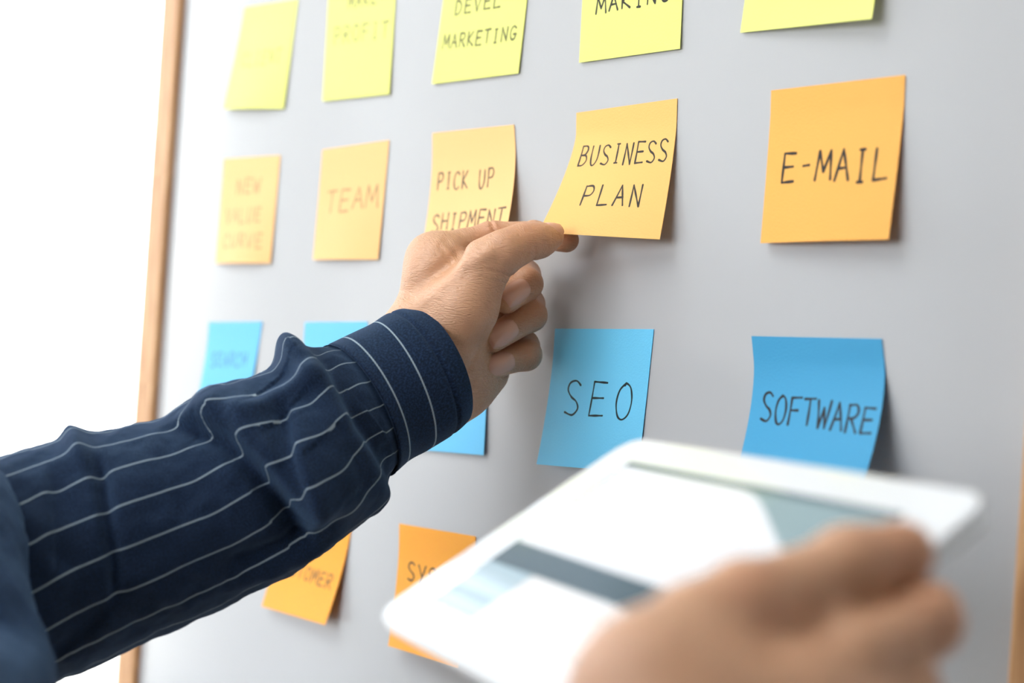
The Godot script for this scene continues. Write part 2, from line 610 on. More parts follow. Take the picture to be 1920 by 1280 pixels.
func sticky_notes() -> void:
	var ye := Color(0.965, 0.97, 0.53)
	var oa := Color(1.0, 0.80, 0.52)
	var ob := Color(1.0, 0.68, 0.16)
	var bl := Color(0.42, 0.79, 0.97)
	var gy := "yellow sticky notes along the top row"
	var go := "orange sticky notes in the second row"
	var gb := "blue sticky notes in the third row"
	var gl := "orange sticky notes in the bottom row"
	note([Vector3(-0.9737, 1.7398, 0), Vector3(-0.9007, 1.7363, 0), Vector3(-0.9896, 1.6637, 0.0035), Vector3(-0.9083, 1.6583, 0.001)], ye, [["CLIENT", 0.14, 0.46, 0.86, 0.43, 0.13, 0.13, 0.66]], "yellow sticky note nearest the wooden frame, leaning and blurred, in the top row", gy, 0.66, 0.009, 1.3, 0.002, 1)  # ink paled on the blurred notes: overexposure put into its colour
	note([Vector3(-0.8624, 1.7413, 0), Vector3(-0.7835, 1.7349, 0), Vector3(-0.859, 1.6598, 0.001), Vector3(-0.7816, 1.6582, 0.001)], ye, [["MAKE", 0.3, 0.12, 0.75, 0.10, 0.10, 0.10, 0.66], ["PROFIT", 0.1, 0.38, 0.95, 0.36, 0.14, 0.14, 0.66]], "yellow sticky note reading PROFIT in the top row", gy, 0.58, 0.009, 1.3, 0.0, 2)
	note([Vector3(-0.729, 1.749, 0), Vector3(-0.6503, 1.743, 0), Vector3(-0.737, 1.6609, 0.001), Vector3(-0.6549, 1.66, 0.001)], ye, [["DEVEL", 0.15, 0.42, 0.72, 0.40, 0.10, 0.10, 0.66], ["MARKETING", 0.06, 0.66, 0.94, 0.655, 0.10, 0.10, 0.68]], "yellow sticky note reading MARKETING in the top row", gy, 0.42, 0.008, 1.5, 0.0, 3)
	note([Vector3(-0.607, 1.7449, 0), Vector3(-0.5313, 1.7397, 0), Vector3(-0.6035, 1.6612, 0.001), Vector3(-0.5274, 1.661, 0.001)], ye, [["MAKING", 0.14, 0.575, 0.90, 0.555, 0.105, 0.105, 0.68]], "yellow sticky note reading MAKING above the orange BUSINESS PLAN note", gy, 0.16, 0.008, 1.5, 0.0, 4)
	note([Vector3(-0.4812, 1.7427, 0), Vector3(-0.4054, 1.736, 0), Vector3(-0.4871, 1.6648, 0.001), Vector3(-0.4035, 1.6603, 0.008)], ye, [], "blank yellow sticky note above the orange E-MAIL note", gy, 0.1, 0.008, 1.6, 0.0, 5)
	note([Vector3(-0.989, 1.6264, 0), Vector3(-0.9099, 1.6251, 0), Vector3(-0.9893, 1.5467, 0.001), Vector3(-0.9119, 1.547, 0.001)], oa, [["NEW", 0.26, 0.20, 0.72, 0.20, 0.13, 0.13, 0.66], ["VALUE", 0.12, 0.48, 0.78, 0.48, 0.13, 0.13, 0.66], ["CURVE", 0.12, 0.73, 0.86, 0.72, 0.13, 0.13, 0.66]], "orange sticky note with three blurred lines of writing nearest the wooden frame", go, 0.74, 0.010, 1.5, 0.003, 6)
	note([Vector3(-0.8564, 1.6261, 0), Vector3(-0.7796, 1.6282, 0), Vector3(-0.8575, 1.5497, 0.001), Vector3(-0.7816, 1.5499, 0.001)], oa, [["TEAM", 0.12, 0.385, 0.93, 0.37, 0.19, 0.19, 0.72]], "orange sticky note reading TEAM", go, 0.68, 0.009, 1.5, 0.002, 7)
	note([Vector3(-0.7343, 1.6299, 0), Vector3(-0.6567, 1.63, 0), Vector3(-0.7255, 1.5549, 0.009), Vector3(-0.6426, 1.5566, 0.0145)], oa, [["PICK UP", 0.07, 0.345, 0.78, 0.345, 0.14, 0.15, 0.66], ["SHIPMENT", 0.07, 0.70, 0.96, 0.68, 0.14, 0.14, 0.70]], "orange sticky note reading PICK UP SHIPMENT behind the reaching hand", go, 0.40, 0.0085, 1.6, 0.0, 8)
	note([Vector3(-0.6039, 1.6331, 0), Vector3(-0.5279, 1.6351, 0), Vector3(-0.5984, 1.5627, 0.028), Vector3(-0.5238, 1.5599, 0.0105)], Color(1.0, 0.785, 0.44), [["BUSINESS", 0.08, 0.285, 0.96, 0.285, 0.155, 0.155, 0.68], ["PLAN", 0.22, 0.61, 0.80, 0.615, 0.155, 0.155, 0.62]], "orange sticky note reading BUSINESS PLAN, its corner pinched between thumb and finger", go, 0.16, 0.0075, 1.35, -0.001, 9)
	note([Vector3(-0.4656, 1.634, 0), Vector3(-0.3889, 1.6346, 0), Vector3(-0.4622, 1.5581, 0.0045), Vector3(-0.3864, 1.5589, 0.008)], Color(1.0, 0.735, 0.34), [["E-MAIL", 0.11, 0.415, 0.95, 0.435, 0.185, 0.20, 0.72]], "orange sticky note reading E-MAIL", go, 0.10, 0.0095, 1.2, 0.001, 10)
	note([Vector3(-0.9946, 1.502, 0), Vector3(-0.919, 1.5049, 0), Vector3(-0.9946, 1.4228, 0.009), Vector3(-0.93, 1.4296, 0.003)], bl, [["SEARCH", 0.12, 0.30, 0.84, 0.30, 0.13, 0.13, 0.66], ["DATA", 0.14, 0.62, 0.66, 0.62, 0.13, 0.13, 0.66]], "blurred blue sticky note nearest the wooden frame, above the striped sleeve", gb, 0.62, 0.009, 1.4, 0.0, 11)
	note([Vector3(-0.8636, 1.5063, 0), Vector3(-0.7901, 1.5091, 0), Vector3(-0.8616, 1.428, 0.006), Vector3(-0.7773, 1.4355, 0.015)], bl, [], "blue sticky note mostly hidden behind the striped sleeve, second from the frame", gb, 0.4, 0.009, 1.4, 0.0, 12)
	note([Vector3(-0.743, 1.5095, 0), Vector3(-0.6665, 1.5114, 0), Vector3(-0.7313, 1.4308, 0.001), Vector3(-0.6616, 1.4341, 0.002)], bl, [], "blue sticky note showing only its corner below the shirt cuff", gb, 0.4, 0.009, 1.2, 0.0, 13)
	note([Vector3(-0.6095, 1.5111, 0), Vector3(-0.5335, 1.5136, 0), Vector3(-0.6092, 1.4343, 0.0075), Vector3(-0.5371, 1.4376, 0.001)], Color(0.47, 0.85, 1.0), [["SEO", 0.14, 0.375, 0.92, 0.385, 0.235, 0.255, 0.58]], "blue sticky note reading SEO below the hand", gb, 0.13, 0.0072, 1.6, 0.002, 14)  # paper lightened to offset the shade of the hand
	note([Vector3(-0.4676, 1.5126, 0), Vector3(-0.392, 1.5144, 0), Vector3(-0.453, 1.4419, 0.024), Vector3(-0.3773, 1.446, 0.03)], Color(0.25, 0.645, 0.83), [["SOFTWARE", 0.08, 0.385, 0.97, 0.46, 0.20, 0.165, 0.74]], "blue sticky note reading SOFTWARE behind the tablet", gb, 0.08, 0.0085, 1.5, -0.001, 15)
	note([Vector3(-0.8702, 1.3791, 0), Vector3(-0.7911, 1.383, 0), Vector3(-0.8861, 1.3049, 0.005), Vector3(-0.8003, 1.3082, 0.01)], ob, [["CUSTOMER", 0.05, 0.52, 0.92, 0.57, 0.12, 0.12, 0.68]], "orange sticky note hanging loose below the sleeve, its lower edge far off the board", gl, 0.46, 0.0085, 1.6, 0.0, 16)
	note([Vector3(-0.7411, 1.3828, 0), Vector3(-0.6662, 1.3853, 0), Vector3(-0.7336, 1.3075, 0.008), Vector3(-0.6577, 1.3102, 0.014)], ob, [["SYSTEM", 0.12, 0.30, 0.96, 0.34, 0.15, 0.15, 0.66]], "orange sticky note reading SYSTEM partly behind the tablet", gl, 0.22, 0.008, 1.5, 0.0, 17)


# ------------------------------------------------------------------ tablet
func rounded_outline(w: float, h: float, r: float, n: int) -> PackedVector2Array:
	var p := PackedVector2Array()
	for q in 4:
		var c: Vector2 = Vector2(w / 2 - r, h / 2 - r) * [Vector2(1, 1), Vector2(-1, 1), Vector2(-1, -1), Vector2(1, -1)][q]
		for i in n + 1:
			var a := PI / 2 * (q + float(i) / n)
			p.append(c + Vector2(cos(a), sin(a)) * r)
	return p


# layers: [inset, height]; closed below and above; y is the thickness axis
func slab(w: float, h: float, r: float, layers: Array) -> ArrayMesh:
	var st := begin()
	var n := 10
	var rings := []
	for l: Array in layers:
		var ring := []
		for p in rounded_outline(w - 2 * l[0], h - 2 * l[0], maxf(0.0005, r - l[0]), n):
			ring.append(Vector3(p.x, l[1], p.y))
		rings.append(ring)
	var m: int = rings[0].size()
	for k in rings.size() - 1:
		for i in m:
			var j := (i + 1) % m
			quad(st, rings[k][i], rings[k][j], rings[k + 1][j], rings[k + 1][i], true)
	for e in 2:
		var ring: Array = rings[0] if e == 0 else rings[-1]
		var c := Vector3(0, ring[0].y, 0)
		for i in m:
			tri(st, c, ring[i], ring[(i + 1) % m], e == 1)
	return done(st)


func tablet() -> void:
	var ux := Vector3(0.96474, 0.00324, 0.26319).normalized()
	var uy := Vector3(-0.14631, 0.83779, 0.52602).normalized()
	var uz := ux.cross(uy)
	var corner := Vector3(-0.41295, 1.46667, 0.13775)
	var w := 0.200
	var h := 0.128
	var o := thing("tablet", "white tablet computer with window reflections painted glowing on its glossy screen, held by the near hand", "tablet", corner + ux * w / 2 + uz * h / 2)
	o.basis = Basis(ux, uy, uz)
	obj("back_shell", slab(w, h, 0.011, [[0.004, -0.0085], [0.0018, -0.0078], [0.0004, -0.006], [0.0, -0.004], [0.0, -0.0016]]), M.tablet_metal, o)
	obj("bezel", slab(w, h, 0.011, [[0.0, -0.0016], [0.0, -0.0006], [0.0004, -0.0001], [0.001, 0.0]]), M.tablet_white, o)
	var sw := 0.156
	var sh := 0.096
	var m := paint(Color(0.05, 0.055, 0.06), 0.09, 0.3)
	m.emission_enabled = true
	m.emission_texture = reflection_image()  # reflections painted into the emission
	m.emission_energy_multiplier = PAINTED_GLOW
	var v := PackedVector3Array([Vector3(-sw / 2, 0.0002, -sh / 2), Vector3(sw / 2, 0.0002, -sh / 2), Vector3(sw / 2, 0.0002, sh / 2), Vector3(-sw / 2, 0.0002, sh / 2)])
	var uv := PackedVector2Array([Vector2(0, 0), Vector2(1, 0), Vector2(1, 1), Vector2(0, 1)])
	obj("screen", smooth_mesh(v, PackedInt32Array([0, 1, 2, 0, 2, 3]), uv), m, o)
	var btn := slab(0.011, 0.011, 0.0054, [[0.0, 0.0], [0.0002, 0.0003], [0.001, 0.00015]])
	obj("home_button", btn, M.tablet_white, o).position = Vector3(-w / 2 + 0.011, 0, 0)
	obj("front_camera", slab(0.003, 0.003, 0.0014, [[0.0, 0.0], [0.0003, 0.0002]]), M.lens_black, o).position = Vector3(w / 2 - 0.011, 0, 0)
	var glow := AreaLight3D.new()  # lamp paired with the painted glowing panels
	glow.name = "reflection_glow"
	glow.area_size = Vector2(sw, sh)
	glow.light_color = Color(0.93, 0.97, 1.0)
	glow.light_energy = 0.004
	glow.area_range = 6.0
	glow.shadow_enabled = true
	glow.rotation = Vector3(PI / 2, 0, 0)
	glow.position = Vector3(0, 0.001, 0)
	o.add_child(glow)


const PAINTED_GLOW := 0.125


# the screen picture: window and board reflections painted as glowing panels, dark bars between
func reflection_image() -> ImageTexture:
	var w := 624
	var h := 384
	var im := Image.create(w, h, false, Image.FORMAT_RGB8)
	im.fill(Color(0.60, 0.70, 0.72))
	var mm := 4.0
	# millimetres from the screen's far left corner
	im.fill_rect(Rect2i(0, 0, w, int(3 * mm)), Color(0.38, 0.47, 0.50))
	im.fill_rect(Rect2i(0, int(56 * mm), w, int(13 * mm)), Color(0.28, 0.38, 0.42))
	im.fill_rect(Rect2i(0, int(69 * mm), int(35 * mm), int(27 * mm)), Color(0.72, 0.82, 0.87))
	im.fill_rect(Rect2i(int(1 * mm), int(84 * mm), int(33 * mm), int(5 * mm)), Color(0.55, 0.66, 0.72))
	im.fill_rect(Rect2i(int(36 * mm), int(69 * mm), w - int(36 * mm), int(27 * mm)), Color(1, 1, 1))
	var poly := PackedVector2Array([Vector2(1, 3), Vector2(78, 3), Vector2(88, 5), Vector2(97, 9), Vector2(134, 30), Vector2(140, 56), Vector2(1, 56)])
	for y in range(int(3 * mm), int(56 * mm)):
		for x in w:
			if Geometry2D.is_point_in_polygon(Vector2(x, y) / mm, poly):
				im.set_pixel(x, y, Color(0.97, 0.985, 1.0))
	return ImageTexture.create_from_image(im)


# ------------------------------------------------------------------ the person: skin as a field meshed by surface nets
var fn: Vector3i      # cells of the grid now in use
var fo: Vector3       # its origin
var fc: float         # its cell
var ff: PackedFloat32Array


func grid(lo: Vector3, hi: Vector3, cell: float) -> void:
	fc = cell
	fo = lo
	fn = Vector3i(((hi - lo) / cell).ceil()) + Vector3i.ONE
	ff = PackedFloat32Array()
	ff.resize(fn.x * fn.y * fn.z)
	ff.fill(1.0)


# bones: [from, to, radius from, radius to] in metres and millimetres. k_in joins the bones of a chain; the chain joins the rest
# with k_root at its start and k_tip at its end, so that fingers stay apart where they only touch.
func chain(bones: Array, k_in: float, k_root: float, k_tip: float) -> void:
	var g := PackedFloat32Array()
	g.resize(ff.size())
	g.fill(1.0)
	var along := PackedFloat32Array()
	along.resize(ff.size())
	var share := PackedFloat32Array()
	share.resize(ff.size())
	var all_lo := fn
	var all_hi := Vector3i.ZERO
	var count := bones.size()
	for b in count:
		var pa: Vector3 = bones[b][0]
		var pb: Vector3 = bones[b][1]
		var ra: float = bones[b][2] * 0.001
		var rb: float = bones[b][3] * 0.001
		var m := maxf(ra, rb) + maxf(k_root, k_in) + 0.003
		var lo := Vector3i(((pa.min(pb) - Vector3.ONE * m - fo) / fc).floor()).clamp(Vector3i.ZERO, fn - Vector3i.ONE)
		var hi := Vector3i(((pa.max(pb) + Vector3.ONE * m - fo) / fc).ceil()).clamp(Vector3i.ZERO, fn - Vector3i.ONE)
		all_lo = Vector3i(mini(all_lo.x, lo.x), mini(all_lo.y, lo.y), mini(all_lo.z, lo.z))
		all_hi = Vector3i(maxi(all_hi.x, hi.x), maxi(all_hi.y, hi.y), maxi(all_hi.z, hi.z))
		var d := pb - pa
		var inv := 1.0 / maxf(d.length_squared(), 1e-9)
		for z in range(lo.z, hi.z + 1):
			for y in range(lo.y, hi.y + 1):
				var p := fo + Vector3(lo.x, y, z) * fc - pa
				var i := (z * fn.y + y) * fn.x + lo.x
				for x in range(lo.x, hi.x + 1):
					var t := clampf(p.dot(d) * inv, 0.0, 1.0)
					var v := (p - d * t).length() - ra - (rb - ra) * t
					var o := g[i]
					var w := exp(-v / 0.004)
					along[i] += w * (b + t) / count
					share[i] += w
					var e := k_in - absf(v - o)
					g[i] = minf(v, o) - (e * e / k_in * 0.25 if e > 0.0 else 0.0)
					i += 1
					p.x += fc
	for z in range(all_lo.z, all_hi.z + 1):
		for y in range(all_lo.y, all_hi.y + 1):
			var i := (z * fn.y + y) * fn.x + all_lo.x
			for x in range(all_lo.x, all_hi.x + 1):
				var v := g[i]
				if v < 0.5:
					var o := ff[i]
					var k := lerpf(k_root, k_tip, smoothstep(0.12, 0.5, along[i] / share[i]))
					var e := k - absf(v - o)
					ff[i] = minf(v, o) - (e * e / k * 0.25 if e > 0.0 else 0.0)
				i += 1


# a furrow (depth > 0) or ridge (depth < 0) along a line, millimetres; with dir, drawn on the surface along that direction
func furrow(pts: Array, depth: float, width: float, dir := Vector3.ZERO) -> void:
	var w := width * 0.001
	var m := w * 2.4 if dir == Vector3.ZERO else maxf(0.022, w * 2.4)
	var a: Vector3 = pts[0]
	var b: Vector3 = pts[0]
	for p: Vector3 in pts:
		a = a.min(p)
		b = b.max(p)
	var lo := Vector3i(((a - Vector3.ONE * m - fo) / fc).floor()).clamp(Vector3i.ZERO, fn - Vector3i.ONE)
	var hi := Vector3i(((b + Vector3.ONE * m - fo) / fc).ceil()).clamp(Vector3i.ZERO, fn - Vector3i.ONE)
	for z in range(lo.z, hi.z + 1):
		for y in range(lo.y, hi.y + 1):
			for x in range(lo.x, hi.x + 1):
				var i := (z * fn.y + y) * fn.x + x
				if absf(ff[i]) > 0.008:
					continue
				var c := fo + Vector3(x, y, z) * fc
				var best := 1e9
				var deep := 0.0
				for s in pts.size() - 1:
					var d: Vector3 = pts[s + 1] - pts[s]
					d -= dir * d.dot(dir)
					var p: Vector3 = c - pts[s]
					var far := p.dot(dir)
					p -= dir * far
					var r := (p - d * clampf(p.dot(d) / maxf(d.length_squared(), 1e-9), 0.0, 1.0)).length()
					if r < best:
						best = r
						deep = absf(far)
				if best < w * 2.4:
					ff[i] += depth * 0.001 * exp(-best * best / (w * w)) * smoothstep(0.022, 0.014, deep)


# surface nets: one vertex in each cell that the surface crosses, one quad round each crossed edge
func net(v: PackedVector3Array, idx: PackedInt32Array, nrm: PackedVector3Array) -> void:
	var sx := 1
	var sy := fn.x
	var sz := fn.x * fn.y
	var corner := [0, sx, sy, sx + sy, sz, sx + sz, sy + sz, sx + sy + sz]
	var at := {}
	for z in fn.z - 1:
		for y in fn.y - 1:
			var i := (z * fn.y + y) * fn.x - 1
			for x in fn.x - 1:
				i += 1
				if absf(ff[i]) > fc * 4.5:
					continue
				var f0 := ff[i]
				var f1 := ff[i + sx]
				var f2 := ff[i + sy]
				var f3 := ff[i + sx + sy]
				var f4 := ff[i + sz]
				var f5 := ff[i + sx + sz]
				var f6 := ff[i + sy + sz]
				var f7 := ff[i + sx + sy + sz]
				var inside := int(f0 < 0) + int(f1 < 0) + int(f2 < 0) + int(f3 < 0) + int(f4 < 0) + int(f5 < 0) + int(f6 < 0) + int(f7 < 0)
				if inside == 0 or inside == 8:
					continue
				var f := [f0, f1, f2, f3, f4, f5, f6, f7]
				var sum := Vector3.ZERO
				var n := 0
				for e: Vector2i in EDGES:
					var a: float = f[e.x]
					var b: float = f[e.y]
					if (a < 0) != (b < 0):
						var pa: Vector3 = CORNER[e.x]
						sum += pa.lerp(CORNER[e.y], a / (a - b))
						n += 1
				at[i] = v.size()
				v.append(fo + (Vector3(x, y, z) + sum / n) * fc)
				nrm.append(Vector3(f1 + f3 + f5 + f7 - f0 - f2 - f4 - f6, f2 + f3 + f6 + f7 - f0 - f1 - f4 - f5, f4 + f5 + f6 + f7 - f0 - f1 - f2 - f3))
	for i: int in at:
		var a := ff[i] < 0
		for ax in 3:
			var s: int = [sx, sy, sz][ax]
			if a == (ff[i + s] < 0):
				continue
			var u: int = [sy, sz, sx][ax]
			var w: int = [sz, sx, sy][ax]
			if not (at.has(i - u) and at.has(i - w) and at.has(i - u - w)):
				continue
			var q := [at[i], at[i - u], at[i - u - w], at[i - w]]
			if a:
				idx.append_array([q[0], q[2], q[1], q[0], q[3], q[2]])
			else:
				idx.append_array([q[0], q[1], q[2], q[0], q[2], q[3]])


const CORNER := [Vector3(0, 0, 0), Vector3(1, 0, 0), Vector3(0, 1, 0), Vector3(1, 1, 0), Vector3(0, 0, 1), Vector3(1, 0, 1), Vector3(0, 1, 1), Vector3(1, 1, 1)]
const EDGES := [Vector2i(0, 1), Vector2i(2, 3), Vector2i(4, 5), Vector2i(6, 7), Vector2i(0, 2), Vector2i(1, 3), Vector2i(4, 6), Vector2i(5, 7), Vector2i(0, 4), Vector2i(1, 5), Vector2i(2, 6), Vector2i(3, 7)]


func person() -> void:
	var o := thing("person", "person in dark blue pinstriped shirt pinching a note and holding the tablet", "person", Vector3(-0.6797, 1.3576, 0.2978))
	var at := o.position
	var v := PackedVector3Array()
	var idx := PackedInt32Array()
	var nrm := PackedVector3Array()
	# --- the reaching hand
	var mcp1 := Vector3(-0.6389, 1.5443, 0.0683)
	var mcp2 := Vector3(-0.6461, 1.5398, 0.0522)
	var mcp3 := Vector3(-0.6464, 1.5308, 0.0435)
	var mcp4 := Vector3(-0.6455, 1.5171, 0.0363)
	var wrist_a := Vector3(-0.6281, 1.4989, 0.0785)
	var wrist_b := Vector3(-0.6211, 1.4744, 0.063)
	var cmc := Vector3(-0.6185, 1.4966, 0.0752)
	var tmcp := Vector3(-0.594, 1.5422, 0.0673)
	grid(Vector3(-0.6112, 1.5125, 0.055) - Vector3(0.1, 0.08, 0.1), Vector3(-0.6112, 1.5125, 0.055) + Vector3(0.1, 0.075, 0.1), 0.00125)
	# palm, back of the hand and wrist
	chain([[mcp1, Vector3(-0.6307, 1.5105, 0.077), 11.5, 15.5], [mcp2, Vector3(-0.6363, 1.4963, 0.0651), 11.5, 17], [mcp3, Vector3(-0.6368, 1.4908, 0.0566), 11, 16], [mcp4, Vector3(-0.6347, 1.4822, 0.0511), 10, 15],
		[mcp1, mcp2, 11, 11], [mcp2, mcp3, 11, 10.5], [mcp3, mcp4, 10.5, 10],
		[Vector3(-0.6302, 1.5076, 0.0764), Vector3(-0.6296, 1.4745, 0.1133), 17, 21], [Vector3(-0.618, 1.4734, 0.0579), Vector3(-0.619, 1.4705, 0.0636), 12.5, 13], [Vector3(-0.6218, 1.4715, 0.0622), Vector3(-0.6228, 1.4556, 0.1011), 14, 20],
		[Vector3(-0.6268, 1.5426, 0.0681), Vector3(-0.6099, 1.536, 0.0657), 10, 9], [Vector3(-0.6301, 1.534, 0.0733), Vector3(-0.6195, 1.5142, 0.0689), 13, 14], [Vector3(-0.6268, 1.5167, 0.0499), Vector3(-0.6254, 1.486, 0.0437), 13, 12],
		[Vector3(-0.6209, 1.4796, 0.0477), Vector3(-0.6213, 1.4842, 0.0361), 11, 8.5]], 0.014, 0.008, 0.008)
	# thumb
	chain([[Vector3(-0.6313, 1.4769, 0.0821), cmc, 17, 17.5], [cmc, Vector3(-0.603, 1.5184, 0.0729), 17.5, 16.6], [Vector3(-0.603, 1.5184, 0.0729), tmcp, 17.0, 12.6], [tmcp, Vector3(-0.5872, 1.5493, 0.0612), 12.6, 10.4], [Vector3(-0.5872, 1.5493, 0.0612), Vector3(-0.5848, 1.5548, 0.0509), 10.4, 9.3],
		[Vector3(-0.5848, 1.5548, 0.0509), Vector3(-0.5826, 1.5571, 0.0409), 9.3, 8.3], [Vector3(-0.5826, 1.5571, 0.0409), Vector3(-0.5813, 1.5599, 0.0334), 8.3, 6.2]], 0.006, 0.022, 0.0012)
	# index finger, behind the note
	chain([[mcp1, Vector3(-0.633, 1.5529, 0.0526), 11, 9.4], [Vector3(-0.633, 1.5529, 0.0526), Vector3(-0.6257, 1.5596, 0.0383), 9.2, 8.6], [Vector3(-0.6257, 1.5596, 0.0383), Vector3(-0.6104, 1.5623, 0.021), 8.4, 7.6], [Vector3(-0.6104, 1.5623, 0.021), Vector3(-0.5919, 1.56, 0.0129), 7.6, 6.9]], 0.003, 0.008, 0.0012)
	# middle, ring and little finger, curled into the palm
	chain([[mcp2, Vector3(-0.6204, 1.5399, 0.0172), 11, 9.2], [Vector3(-0.6204, 1.5399, 0.0172), Vector3(-0.6014, 1.5342, 0.0318), 9.2, 8.8], [Vector3(-0.6014, 1.5342, 0.0318), Vector3(-0.5984, 1.524, 0.048), 8.6, 7.3]], 0.003, 0.008, 0.0012)
	chain([[mcp3, Vector3(-0.6182, 1.5238, 0.0145), 10.5, 9], [Vector3(-0.6182, 1.5238, 0.0145), Vector3(-0.6021, 1.5172, 0.0265), 9.2, 8.8], [Vector3(-0.6021, 1.5172, 0.0265), Vector3(-0.6047, 1.5026, 0.0505), 8.6, 7.2]], 0.003, 0.008, 0.0012)
	chain([[mcp4, Vector3(-0.6202, 1.5002, 0.0138), 10, 8.4], [Vector3(-0.6202, 1.5002, 0.0138), Vector3(-0.6073, 1.4953, 0.0233), 8.7, 8.6], [Vector3(-0.6073, 1.4953, 0.0233), Vector3(-0.609, 1.4873, 0.0493), 8.4, 6.6]], 0.003, 0.008, 0.0012)
	# joint creases and the web between thumb and index finger
	var sight := (Vector3(-0.6117, 1.524, 0.0556) - Vector3(0, 1.5, 0.5714)).normalized()
	furrow([Vector3(-0.6206, 1.5689, 0.0447), Vector3(-0.6192, 1.5637, 0.0431), Vector3(-0.6153, 1.5574, 0.0416)], 1.0, 0.9, sight)
	furrow([Vector3(-0.608, 1.571, 0.0289), Vector3(-0.607, 1.5663, 0.0277)], 0.7, 0.8, sight)
	furrow([Vector3(-0.613, 1.5457, 0.0722), Vector3(-0.6178, 1.5358, 0.0806), Vector3(-0.6284, 1.5235, 0.0895)], 1.6, 4.5, sight)
	furrow([Vector3(-0.5886, 1.5474, 0.0717), Vector3(-0.6016, 1.5402, 0.0774), Vector3(-0.614, 1.5261, 0.0854), Vector3(-0.6252, 1.5154, 0.0919)], -1.3, 4.0, sight)
	furrow([Vector3(-0.6253, 1.554, 0.071), Vector3(-0.6209, 1.5495, 0.069), Vector3(-0.6137, 1.5436, 0.0699)], 0.8, 2.2, sight)
	furrow([Vector3(-0.6273, 1.5509, 0.0733), Vector3(-0.6215, 1.5457, 0.0727), Vector3(-0.6163, 1.5417, 0.0728)], 0.7, 1.2, sight)
	furrow([Vector3(-0.5835, 1.562, 0.06), Vector3(-0.5802, 1.5588, 0.0578)], 0.40, 0.8, sight)
	furrow([Vector3(-0.583, 1.5631, 0.0579), Vector3(-0.5787, 1.5593, 0.0561)], 0.45, 0.8, sight)
	furrow([Vector3(-0.5815, 1.5638, 0.0563), Vector3(-0.5778, 1.5598, 0.0536)], 0.45, 0.8, sight)
	furrow([Vector3(-0.5798, 1.5637, 0.0544), Vector3(-0.5774, 1.5605, 0.0517)], 0.35, 0.8, sight)
	furrow([Vector3(-0.5767, 1.5356, 0.0643), Vector3(-0.5793, 1.5367, 0.0703), Vector3(-0.5842, 1.5382, 0.0758)], 0.7, 0.9, sight)
	furrow([Vector3(-0.5773, 1.5313, 0.0649), Vector3(-0.5802, 1.5325, 0.0713), Vector3(-0.5855, 1.5339, 0.0772)], 0.4, 0.8, sight)
	furrow([Vector3(-0.578, 1.5396, 0.0658), Vector3(-0.5784, 1.5404, 0.0692), Vector3(-0.5817, 1.5418, 0.0731)], 0.3, 0.8, sight)
	furrow([Vector3(-0.5784, 1.553, 0.0482), Vector3(-0.5801, 1.5486, 0.047), Vector3(-0.5834, 1.5448, 0.0448)], 0.5, 0.9, sight)
	furrow([Vector3(-0.593, 1.4975, 0.0705), Vector3(-0.5964, 1.4894, 0.0713), Vector3(-0.5981, 1.4847, 0.0732)], 0.8, 1.3, sight)
	net(v, idx, nrm)
	skin_part(o, at, v, idx, nrm)
	v = PackedVector3Array()
	idx = PackedInt32Array()
	nrm = PackedVector3Array()
	# --- the hand that holds the tablet, thumb on the bezel and fingers beneath
	grid(Vector3(-0.2241, 1.426, 0.281) - Vector3(0.085, 0.09, 0.085), Vector3(-0.2241, 1.426, 0.281) + Vector3(0.085, 0.075, 0.085), 0.0022)
	chain([[Vector3(-0.2313, 1.4215, 0.3148), Vector3(-0.2238, 1.4094, 0.3033), 18, 19], [Vector3(-0.2238, 1.4094, 0.3033), Vector3(-0.218, 1.417, 0.2816), 19, 14], [Vector3(-0.2237, 1.4069, 0.3032), Vector3(-0.2093, 1.4048, 0.2793), 18, 13], [Vector3(-0.2238, 1.4114, 0.3183), Vector3(-0.2097, 1.393, 0.3401), 20, 23], [Vector3(-0.2191, 1.4064, 0.3085), Vector3(-0.2034, 1.3897, 0.33), 19, 23]], 0.014, 0.008, 0.008)
	chain([[Vector3(-0.2325, 1.4213, 0.3162), Vector3(-0.2364, 1.4313, 0.295), 16.5, 13.5], [Vector3(-0.2364, 1.4313, 0.295), Vector3(-0.2354, 1.4386, 0.2787), 13.5, 11.2], [Vector3(-0.2354, 1.4386, 0.2787), Vector3(-0.2325, 1.442, 0.2634), 11.2, 9.4], [Vector3(-0.2325, 1.442, 0.2634), Vector3(-0.2284, 1.4482, 0.2468), 9.4, 9.8], [Vector3(-0.2284, 1.4482, 0.2468), Vector3(-0.2222, 1.4521, 0.2322), 9.8, 8.8]], 0.006, 0.010, 0.0015)
	chain([[Vector3(-0.218, 1.417, 0.2816), Vector3(-0.2159, 1.4277, 0.2597), 12, 9.6], [Vector3(-0.2159, 1.4277, 0.2597), Vector3(-0.2133, 1.4355, 0.2327), 9.6, 9.2], [Vector3(-0.2133, 1.4355, 0.2327), Vector3(-0.2229, 1.4347, 0.2164), 9.2, 8.5], [Vector3(-0.2229, 1.4347, 0.2164), Vector3(-0.2421, 1.4307, 0.2079), 8.5, 7.5]], 0.004, 0.010, 0.0015)
	chain([[Vector3(-0.2093, 1.4048, 0.2793), Vector3(-0.2097, 1.4131, 0.2647), 12, 9.8], [Vector3(-0.2097, 1.4131, 0.2647), Vector3(-0.2116, 1.4197, 0.2443), 9.8, 9.2], [Vector3(-0.2116, 1.4197, 0.2443), Vector3(-0.2231, 1.4183, 0.227), 9.2, 8.5], [Vector3(-0.2231, 1.4183, 0.227), Vector3(-0.2424, 1.4148, 0.2186), 8.5, 7.5]], 0.004, 0.010, 0.0015)
	net(v, idx, nrm)
	skin_part(o, at, v, idx, nrm)
	nails(o, at)
	clothes(o, at)
	head(o, at)


